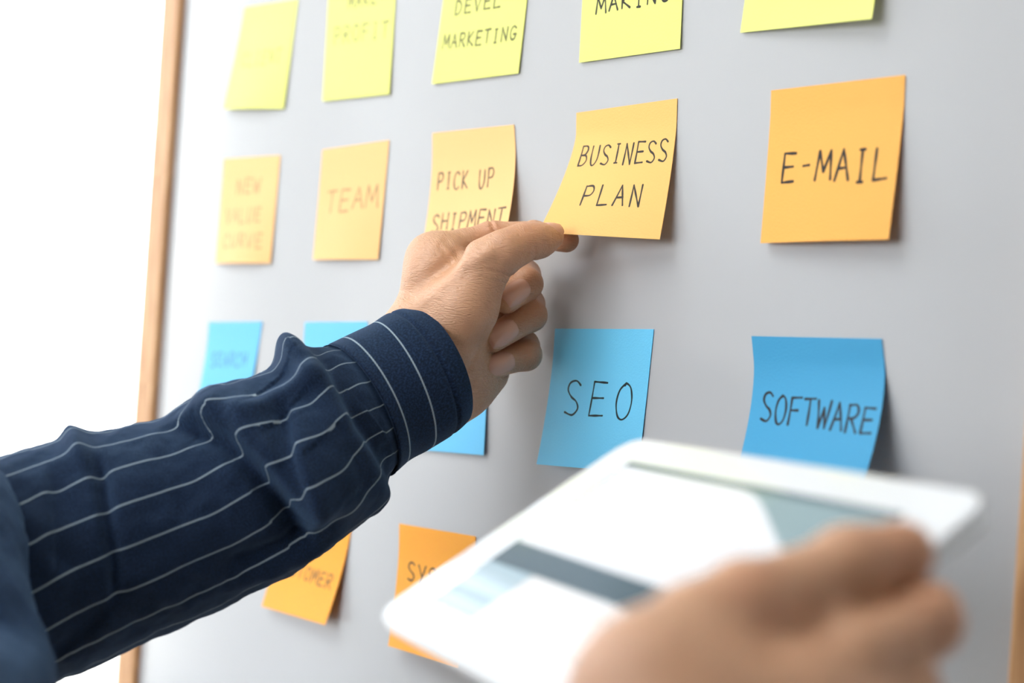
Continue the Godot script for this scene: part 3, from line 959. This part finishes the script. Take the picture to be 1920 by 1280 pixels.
# the unseen head, above and left of the eye, turned to the note, added to shade the tablet hand
func head(o: Node3D, at: Vector3) -> void:
	var c := Vector3(-0.2413, 1.8300, 0.6783)
	var f := Vector3(-0.4657, -0.3358, -0.8188)
	var r := f.cross(Vector3.UP).normalized()
	var u := r.cross(f)
	var b := Basis(r, u, f)
	grid(c - Vector3(0.14, 0.23, 0.14), c + Vector3(0.14, 0.15, 0.14), 0.004)
	chain([[c + b * Vector3(0, 0.035, -0.03), c + b * Vector3(0, 0.035, 0.015), 80, 74], [c + b * Vector3(0, 0.0, 0.02), c + b * Vector3(0, -0.06, 0.045), 66, 44], [c + b * Vector3(0, -0.06, 0.045), c + b * Vector3(0, -0.085, 0.062), 42, 26],
		[c + b * Vector3(0, -0.03, -0.03), Vector3(-0.2228, 1.5800, 0.7480), 54, 62]], 0.03, 0.008, 0.008)
	chain([[c + b * Vector3(0, 0.012, 0.088), c + b * Vector3(0, -0.026, 0.104), 8, 11], [c + b * Vector3(-0.013, -0.03, 0.092), c + b * Vector3(0.013, -0.03, 0.092), 8, 8]], 0.008, 0.010, 0.010)
	for s: float in [-1.0, 1.0]:
		chain([[c + b * Vector3(0.076 * s, 0.02, -0.012), c + b * Vector3(0.076 * s, -0.025, -0.004), 10, 6], [c + b * Vector3(0.082 * s, 0.022, -0.016), c + b * Vector3(0.080 * s, -0.01, -0.018), 7, 5]], 0.008, 0.006, 0.006)
		chain([[c + b * Vector3(0.018 * s, 0.028, 0.083), c + b * Vector3(0.045 * s, 0.028, 0.068), 9, 8]], 0.004, 0.012, 0.012)
		furrow([c + b * Vector3(0.026 * s, 0.012, 0.086), c + b * Vector3(0.036 * s, 0.012, 0.080)], 6.0, 11.0)
	chain([[c + b * Vector3(-0.02, -0.056, 0.080), c + b * Vector3(0, -0.053, 0.087), 6, 7], [c + b * Vector3(0, -0.053, 0.087), c + b * Vector3(0.02, -0.056, 0.080), 7, 6], [c + b * Vector3(-0.016, -0.066, 0.080), c + b * Vector3(0.016, -0.066, 0.080), 7, 7]], 0.004, 0.008, 0.008)
	furrow([c + b * Vector3(-0.024, -0.060, 0.083), c + b * Vector3(0, -0.059, 0.094), c + b * Vector3(0.024, -0.060, 0.083)], 3.0, 3.5)
	var v := PackedVector3Array()
	var idx := PackedInt32Array()
	var nrm := PackedVector3Array()
	net(v, idx, nrm)
	skin_part(o, at, v, idx, nrm, "head")
	for s: float in [-1.0, 1.0]:
		var ball := SphereMesh.new()
		ball.radius = 0.012
		ball.height = 0.024
		obj("eye", ball, paint(Color(0.90, 0.89, 0.87), 0.2), o).position = c + b * Vector3(0.031 * s, 0.012, 0.068) - at
		var iris := SphereMesh.new()
		iris.radius = 0.006
		iris.height = 0.012
		obj("iris", iris, paint(Color(0.12, 0.08, 0.06), 0.15), o).position = c + b * Vector3(0.031 * s, 0.012, 0.0745) - at
	# short dark hair over the crown, sides and back
	grid(c - Vector3(0.14, 0.14, 0.14), c + Vector3(0.14, 0.16, 0.14), 0.004)
	chain([[c + b * Vector3(0, 0.045, -0.034), c + b * Vector3(0, 0.058, 0.012), 86, 76], [c + b * Vector3(0, 0.0, -0.045), c + b * Vector3(0, -0.04, -0.04), 68, 48]], 0.02, 0.008, 0.008)
	var n := FastNoiseLite.new()
	n.frequency = 60.0
	for z in fn.z:
		for y in fn.y:
			for x in fn.x:
				var i := (z * fn.y + y) * fn.x + x
				if absf(ff[i]) > 0.03:
					continue
				var q := (fo + Vector3(x, y, z) * fc - c) * b
				var face := minf(q.z - 0.022 + 0.25 * q.y, 0.078 - q.y + 0.3 * q.z)
				ff[i] = maxf(ff[i] + 0.004 * n.get_noise_3d(q.x, q.y * 3.0, q.z), face)
	v = PackedVector3Array()
	idx = PackedInt32Array()
	nrm = PackedVector3Array()
	net(v, idx, nrm)
	for i in v.size():
		v[i] -= at
	obj("hair", smooth_mesh(v, idx), paint(Color(0.10, 0.08, 0.07), 0.6), o)


func skin_part(o: Node3D, at: Vector3, v: PackedVector3Array, idx: PackedInt32Array, nrm: PackedVector3Array, called := "arm") -> void:
	# skin tones: warmer over the knuckles and fingertips
	var tone := FastNoiseLite.new()
	tone.seed = 3
	tone.frequency = 90.0
	var warm := [Vector3(-0.5797, 1.5617, 0.0573), Vector3(-0.5919, 1.5319, 0.0332), Vector3(-0.5904, 1.519, 0.0314), Vector3(-0.5978, 1.4972, 0.0246), Vector3(-0.62, 1.5647, 0.0425), Vector3(-0.5894, 1.5575, 0.0078), Vector3(-0.2292, 1.4451, 0.2869), Vector3(-0.2189, 1.4551, 0.2376), Vector3(-0.2111, 1.4362, 0.2362)]
	var col := PackedColorArray()
	for i in v.size():
		var w := 0.0
		for q: Vector3 in warm:
			w += exp(-q.distance_squared_to(v[i]) / 0.00018)
		var t := 1.0 + 0.10 * tone.get_noise_3dv(v[i]) + 0.05 * tone.get_noise_3dv(v[i] * 4.0)
		col.append(Color(t, t * (1.0 - 0.10 * minf(w, 1.0)), t * (1.0 - 0.14 * minf(w, 1.0))))
		v[i] -= at
		nrm[i] = nrm[i].normalized()
	var arr := []
	arr.resize(Mesh.ARRAY_MAX)
	arr[Mesh.ARRAY_VERTEX] = v
	arr[Mesh.ARRAY_NORMAL] = nrm
	arr[Mesh.ARRAY_INDEX] = idx
	arr[Mesh.ARRAY_COLOR] = col
	var am := ArrayMesh.new()
	am.add_surface_from_arrays(Mesh.PRIMITIVE_TRIANGLES, arr)
	obj(called, am, M.skin, o)


# a nail on the last bone of a finger: the bone's ends and radii, the side it faces, its width in millimetres
func nail(o: Node3D, at: Vector3, pa: Vector3, pb: Vector3, ra: float, rb: float, out: Vector3, w: float, f0 := 0.42, f1 := 0.78) -> void:
	var ax := (pb - pa).normalized()
	out = (out - ax * out.dot(ax)).normalized()
	var root := pa.lerp(pb, f0) + out * lerpf(ra, rb, f0) * 0.001
	var tip := pb + ax * rb * 0.001 * f1 + out * rb * 0.00074
	var l := tip - root
	var y := l.normalized()
	var n := (out - y * out.dot(y)).normalized()
	var x := y.cross(n)
	var v := PackedVector3Array()
	var idx := PackedInt32Array()
	var rings := 8
	var seg := 28
	for r in rings + 1:
		for k in seg:
			var a := TAU * k / seg
			var q := Vector2(signf(cos(a)) * pow(absf(cos(a)), 0.5), signf(sin(a)) * pow(absf(sin(a)), 0.68)) * (float(r) / rings)
			var px := q.x * w * 0.0005
			var drop := px * px / (w * 0.00062) * 0.75 + 0.0004 * q.y * q.y + (0.0011 if r == rings else 0.00012 if r == rings - 1 else 0.0)
			v.append(root + l * (0.5 + 0.5 * q.y) + x * px + n * (0.0011 + 0.0009 * (1.0 - q.y * q.y) * l.length() / 0.014 * 0.6 - drop) - at)
	for r in rings:
		for k in seg:
			var a := r * seg + k
			var b := r * seg + (k + 1) % seg
			idx.append_array([a, a + seg, b, b, a + seg, b + seg])
	obj("fingernail", smooth_mesh(v, idx), M.nail, o)


func nails(o: Node3D, at: Vector3) -> void:
	var eye := Vector3(0, 1.5, 0.5714) - Vector3(-0.5927, 1.5249, 0.0492)
	nail(o, at, Vector3(-0.5826, 1.5571, 0.0409), Vector3(-0.5813, 1.5599, 0.0334), 8.3, 6.2, (Vector3(-0.5832, 1.5773, 0.0402) - Vector3(-0.5824, 1.5579, 0.0392)).normalized() + 0.55 * eye.normalized(), 12.0, -0.1, 0.95)
	nail(o, at, Vector3(-0.6014, 1.5342, 0.0318), Vector3(-0.5984, 1.524, 0.048), 8.6, 7.3, eye, 13.0, 0.3)
	nail(o, at, Vector3(-0.6021, 1.5172, 0.0265), Vector3(-0.6047, 1.5026, 0.0505), 8.6, 7.2, eye, 13.0, 0.52)
	nail(o, at, Vector3(-0.6073, 1.4953, 0.0233), Vector3(-0.609, 1.4873, 0.0493), 8.4, 6.6, eye, 12.5, 0.48)


# a tube of cloth through rings [centre, half axis across], depth of each ring as a share of its half width, cloth coordinates u round it, v along it
func tube(rings: Array, depth: float, seg: int, rows: int, folds: Array, u_per: float, v_per: float, v_off: float, swell: Callable, at: Vector3, closed_end := false, axis := Vector3.ZERO) -> ArrayMesh:
	var n := rings.size() / 2
	var v := PackedVector3Array()
	var uv := PackedVector2Array()
	var idx := PackedInt32Array()
	var nr := PackedVector3Array()
	var length := 0.0
	var last := Vector3.ZERO
	for j in rows + 1:
		var f := float(j) / rows * (n - 1)
		var i := mini(int(f), n - 2)
		var t := f - i
		var i0 := maxi(i - 1, 0)
		var i3 := mini(i + 2, n - 1)
		var c: Vector3 = rings[2 * i].cubic_interpolate(rings[2 * i + 2], rings[2 * i0], rings[2 * i3], t)
		var a: Vector3 = rings[2 * i + 1].cubic_interpolate(rings[2 * i + 3], rings[2 * i0 + 1], rings[2 * i3 + 1], t)
		var ahead: Vector3 = rings[2 * mini(i + 1, n - 1)] - rings[2 * i]
		if t > 0.5 and i + 2 < n:
			ahead = ahead.lerp(rings[2 * i + 4] - rings[2 * i + 2], t - 0.5)
		elif t < 0.5 and i > 0:
			ahead = ahead.lerp(rings[2 * i] - rings[2 * i - 2], 0.5 - t)
		if axis != Vector3.ZERO:
			ahead = axis
		var b := a.cross(ahead).normalized() * a.length() * depth
		if j > 0:
			length += c.distance_to(last)
		last = c
		for k in seg + 1:
			var th := TAU * k / seg
			var radial := a * cos(th) + b * sin(th)
			var nn := (a * (cos(th) / a.length_squared()) + b * (sin(th) / b.length_squared())).normalized()
			v.append(c + radial)
			nr.append(nn)
			uv.append(Vector2(u_per * k / seg, v_off + length * v_per))
	for i in v.size():
		var p := v[i]
		var lift := 0.0
		var du := 0.0
		for fd: Dictionary in folds:
			var best := 1e9
			var side := 0.0
			var fade := 1.0
			var pts: Array = fd.pts
			for s in pts.size() - 1:
				var e: Vector3 = pts[s + 1] - pts[s]
				var t := clampf((p - pts[s]).dot(e) / e.length_squared(), 0.0, 1.0)
				var q: Vector3 = p - pts[s] - e * t
				var dist := q.length()
				if dist < best:
					best = dist
					side = q.dot(nr[i].cross(e.normalized()))
					var run := (s + t) / (pts.size() - 1)
					fade = smoothstep(0.0, 0.22, run) * smoothstep(1.0, 0.8, run) if not fd.has("open") else 1.0
			if best > 0.06:
				continue
			var d := sqrt(maxf(best * best - side * side, 0.0))
			var reach := exp(-pow(d / 0.02, 2.0))
			var x := side
			var prof: float
			if fd.kind == "step":      # high and rounded on the positive side, tucked on the other
				prof = (1.0 - exp(-maxf(x, 0.0) / 0.0020)) * exp(-pow(maxf(x, 0.0) / fd.w, 2.0)) if x > 0.0 else -0.6 * (1.0 - exp(x / 0.002)) * exp(-pow(x / 0.009, 2.0))
				du += fd.get("du", 0.0) * smoothstep(-0.0015, 0.0015, x) * exp(-maxf(x, 0.0) / 0.05) * fade * reach
			elif fd.kind == "dip":
				prof = -exp(-pow(x / fd.w, 2.0))
			else:                      # ridge
				prof = exp(-pow(x / fd.w, 2.0))
			lift += fd.h * prof * fade * reach
		lift += swell.call(p, uv[i])
		v[i] = p + nr[i] * lift - at
		uv[i].x += du
	var row := seg + 1
	var weld := []
	for j in rows:
		for k in seg:
			var a := j * row + k
			idx.append_array([a, a + 1, a + row + 1, a, a + row + 1, a + row])
	for j in rows + 1:
		weld.append(Vector2i(j * row, j * row + seg))
	if closed_end:
		for e in [0, rows]:
			var c := Vector3.ZERO
			for k in seg:
				c += v[e * row + k]
			v.append(c / seg)
			uv.append(Vector2.ZERO)
			for k in seg:
				idx.append_array([v.size() - 1, e * row + k + (1 if e == 0 else 0), e * row + k + (0 if e == 0 else 1)])
	return smooth_mesh(v, idx, uv, PackedColorArray(), weld)


func clothes(o: Node3D, at: Vector3) -> void:
	var wn := FastNoiseLite.new()
	wn.seed = 12
	wn.frequency = 22.0
	wn.fractal_octaves = 3
	# cuff: open end first, so that the cloth's v runs from the hand
	var cuff := [Vector3(-0.6187, 1.4862, 0.0784), Vector3(-0.0116, 0.03, 0.0133), Vector3(-0.619, 1.4832, 0.0833), Vector3(-0.0122, 0.0309, 0.0139), Vector3(-0.62, 1.4796, 0.0896), Vector3(-0.0125, 0.0314, 0.0142), Vector3(-0.6222, 1.4734, 0.099), Vector3(-0.0114, 0.0323, 0.013), Vector3(-0.6247, 1.4675, 0.1101), Vector3(-0.0121, 0.0317, 0.0139), Vector3(-0.626, 1.4618, 0.119), Vector3(-0.0128, 0.0321, 0.0146), Vector3(-0.6262, 1.4603, 0.1215), Vector3(-0.0132, 0.0323, 0.015)]
	var puff := func(p: Vector3, q: Vector2) -> float:
		var d := 0.0006 * wn.get_noise_3dv(p)
		for g: float in [0.16, 0.80]:
			d -= 0.0014 * exp(-pow((q.y - g) / 0.014, 2.0))
		return d
	var cm := tube(cuff, 0.86, 150, 70, [], 4.0, 1.0 / 0.062, 0.0, puff, at)
	obj("cuff", cm, M.cuff, o)
	var inner := []
	for i in 4:
		inner.append_array([cuff[2 * i] + (cuff[2] - cuff[0]) * 0.02, cuff[2 * i + 1] * 0.955])
	var lining := tube(inner, 0.86, 90, 12, [], 4.0, 16.0, 0.2, func(_p: Vector3, _q: Vector2) -> float: return 0.0, at)
	obj("cuff_lining", lining, M.thread, o)
	var edge := []
	for i in 4:
		var c: Vector3 = cuff[0] + (cuff[2] - cuff[0]) * [0.0, -0.05, -0.05, 0.0][i]
		edge.append_array([c, cuff[1] * [1.0, 0.99, 0.965, 0.955][i]])
	obj("cuff_edge", tube(edge, 0.86, 150, 6, [], 4.0, 6.0, 0.02, func(_p: Vector3, _q: Vector2) -> float: return 0.0, at, false, cuff[2] - cuff[0]), M.cuff, o)
	# forearm sleeve
	var arm := [Vector3(-0.6263, 1.4625, 0.1178), Vector3(-0.0122, 0.0304, 0.0139), Vector3(-0.6268, 1.4601, 0.1214), Vector3(-0.013, 0.0316, 0.0148), Vector3(-0.6277, 1.4573, 0.1269), Vector3(-0.0147, 0.0342, 0.0168), Vector3(-0.6289, 1.4515, 0.1351), Vector3(-0.0159, 0.0372, 0.0182), Vector3(-0.631, 1.441, 0.1434), Vector3(-0.0152, 0.0386, 0.0173), Vector3(-0.6344, 1.4336, 0.1533), Vector3(-0.0162, 0.0398, 0.0184), Vector3(-0.6382, 1.4266, 0.1636), Vector3(-0.0168, 0.0421, 0.0192), Vector3(-0.644, 1.4201, 0.1762), Vector3(-0.0179, 0.0428, 0.0204),
		Vector3(-0.6516, 1.4089, 0.1923), Vector3(-0.0169, 0.0417, 0.0193), Vector3(-0.6577, 1.402, 0.2082), Vector3(-0.0166, 0.044, 0.0189), Vector3(-0.6644, 1.3952, 0.2248), Vector3(-0.0155, 0.0468, 0.0178), Vector3(-0.6712, 1.3885, 0.2415), Vector3(-0.0134, 0.0495, 0.0153), Vector3(-0.6781, 1.3813, 0.2584), Vector3(-0.0108, 0.0525, 0.0125), Vector3(-0.683, 1.3743, 0.2745), Vector3(-0.0075, 0.0557, 0.0087), Vector3(-0.6884, 1.367, 0.2926), Vector3(-0.0042, 0.0579, 0.0049), Vector3(-0.6906, 1.3602, 0.3102), Vector3(-0.0017, 0.0586, 0.0021)]
	var folds := [
		{"kind": "step", "h": 0.016, "w": 0.030, "du": 0.22, "pts": [Vector3(-0.6515, 1.4565, 0.2211), Vector3(-0.6322, 1.4568, 0.2143), Vector3(-0.613, 1.4522, 0.2077), Vector3(-0.6041, 1.4404, 0.1976), Vector3(-0.6002, 1.4267, 0.1856), Vector3(-0.6004, 1.411, 0.1706), Vector3(-0.6098, 1.3975, 0.1586)]},
		{"kind": "step", "h": 0.008, "w": 0.034, "du": 0.10, "pts": [Vector3(-0.596, 1.4265, 0.1204), Vector3(-0.5888, 1.4394, 0.135), Vector3(-0.5895, 1.455, 0.1478), Vector3(-0.5923, 1.4678, 0.1542), Vector3(-0.6018, 1.4822, 0.1574), Vector3(-0.6225, 1.495, 0.1581)], "open": 1},
		{"kind": "step", "h": 0.006, "w": 0.020, "du": 0.12, "pts": [Vector3(-0.6063, 1.4687, 0.1775), Vector3(-0.6007, 1.4536, 0.1787), Vector3(-0.5994, 1.4357, 0.1772), Vector3(-0.6015, 1.42, 0.1718), Vector3(-0.6041, 1.4078, 0.1673)]},
		{"kind": "ridge", "h": 0.007, "w": 0.007, "pts": [Vector3(-0.6288, 1.4812, 0.1577), Vector3(-0.6447, 1.49, 0.1561), Vector3(-0.6662, 1.4908, 0.1473)], "open": 1},
		{"kind": "ridge", "h": 0.006, "w": 0.006, "pts": [Vector3(-0.6056, 1.4827, 0.1542), Vector3(-0.6098, 1.4712, 0.1739), Vector3(-0.6136, 1.4601, 0.1903), Vector3(-0.6219, 1.454, 0.2026)]},
		{"kind": "dip", "h": 0.004, "w": 0.005, "pts": [Vector3(-0.5994, 1.4198, 0.1469), Vector3(-0.5992, 1.4082, 0.1587), Vector3(-0.6024, 1.3991, 0.1714), Vector3(-0.6107, 1.392, 0.1867), Vector3(-0.618, 1.3866, 0.2055)]},
		{"kind": "ridge", "h": 0.004, "w": 0.006, "pts": [Vector3(-0.6005, 1.4102, 0.1405), Vector3(-0.6037, 1.3956, 0.1547), Vector3(-0.6155, 1.383, 0.177), Vector3(-0.6262, 1.3734, 0.1997)]},
		{"kind": "dip", "h": 0.005, "w": 0.0035, "pts": [Vector3(-0.6536, 1.4379, 0.2535), Vector3(-0.6408, 1.4241, 0.2541), Vector3(-0.6332, 1.4051, 0.253), Vector3(-0.6304, 1.3855, 0.2497), Vector3(-0.6343, 1.3622, 0.2465)]},
		{"kind": "step", "h": -0.003, "w": 0.018, "du": 0.0, "pts": [Vector3(-0.6598, 1.4346, 0.2756), Vector3(-0.6476, 1.4186, 0.2768), Vector3(-0.6407, 1.3999, 0.2765), Vector3(-0.64, 1.3755, 0.2756)]},
		{"kind": "ridge", "h": 0.006, "w": 0.005, "pts": [Vector3(-0.6671, 1.434, 0.2536), Vector3(-0.6789, 1.4419, 0.252), Vector3(-0.7002, 1.4419, 0.2458)], "open": 1},
		{"kind": "step", "h": 0.003, "w": 0.02, "du": 0.05, "pts": [Vector3(-0.6347, 1.3697, 0.2469), Vector3(-0.6449, 1.3561, 0.2584), Vector3(-0.6512, 1.3461, 0.2731)]},
	]
	var crumple := func(p: Vector3, _q: Vector2) -> float:
		return 0.0022 * wn.get_noise_3dv(p) + 0.0008 * wn.get_noise_3dv(p * 2.7)
	obj("sleeve", tube(arm, 0.84, 260, 250, folds, 8.5, 1.0 / 0.036, 0.0, crumple, at), M.denim, o)
	# upper arm, coming back past the camera
	var upper := [Vector3(-0.6976, 1.4273, 0.3184), Vector3(0.0049, 0.001, -0.0056), Vector3(-0.6952, 1.4211, 0.3201), Vector3(0.0237, 0.0049, -0.0268), Vector3(-0.6872, 1.4102, 0.3216), Vector3(0.0289, 0.0085, -0.0326), Vector3(-0.6659, 1.3933, 0.3276), Vector3(0.0303, 0.0103, -0.0342), Vector3(-0.6325, 1.3676, 0.335), Vector3(0.0299, 0.0111, -0.0338), Vector3(-0.587, 1.3391, 0.3438), Vector3(0.0289, 0.0115, -0.0326), Vector3(-0.4906, 1.3652, 0.4463), Vector3(0.0364, 0.0037, -0.0411), Vector3(-0.3924, 1.3835, 0.5617), Vector3(0.043, 0.0044, -0.0486), Vector3(-0.3311, 1.3918, 0.6434), Vector3(0.0397, 0.0041, -0.0448)]
	# the shirt's unseen body, below and behind the eye, shaped to shade the tablet hand; joins both sleeves
	var shirt := [Vector3(-0.2228, 1.6100, 0.7480), Vector3(0.0397, 0.0000, -0.0449), Vector3(-0.2228, 1.5850, 0.7480), Vector3(0.0861, 0.0000, -0.0974), Vector3(-0.2228, 1.5350, 0.7480), Vector3(0.1324, 0.0000, -0.1498), Vector3(-0.2228, 1.4000, 0.7480), Vector3(0.1390, 0.0000, -0.1573), Vector3(-0.2228, 1.1000, 0.7480), Vector3(0.1258, 0.0000, -0.1423), Vector3(-0.2228, 0.8000, 0.7480), Vector3(0.1291, 0.0000, -0.1461)]
	obj("shirt_body", tube(shirt, 0.58, 80, 60, [], 12.0, 1.0 / 0.036, 0.0, crumple, at, true), M.denim, o)
	obj("upper_sleeve", tube(upper, 0.72, 120, 110, [], 4.0, 1.0 / 0.05, 0.0, crumple, at, true), M.plain, o)
	# the other sleeve, below the tablet hand
	var other := [Vector3(-0.2066, 1.3922, 0.3335), Vector3(-0.018, -0.0001, 0.0203), Vector3(-0.1988, 1.3838, 0.3428), Vector3(-0.018, 0.0003, 0.0204), Vector3(-0.1897, 1.3704, 0.3552), Vector3(-0.0189, 0.0007, 0.0213), Vector3(-0.1801, 1.3478, 0.3669), Vector3(-0.0195, 0.0005, 0.022), Vector3(-0.1002, 1.316, 0.533), Vector3(-0.0331, -0.0016, 0.0375)]
	obj("sleeve", tube(other, 0.86, 80, 50, [], 9.0, 1.0 / 0.036, 0.0, crumple, at, true), M.denim, o)
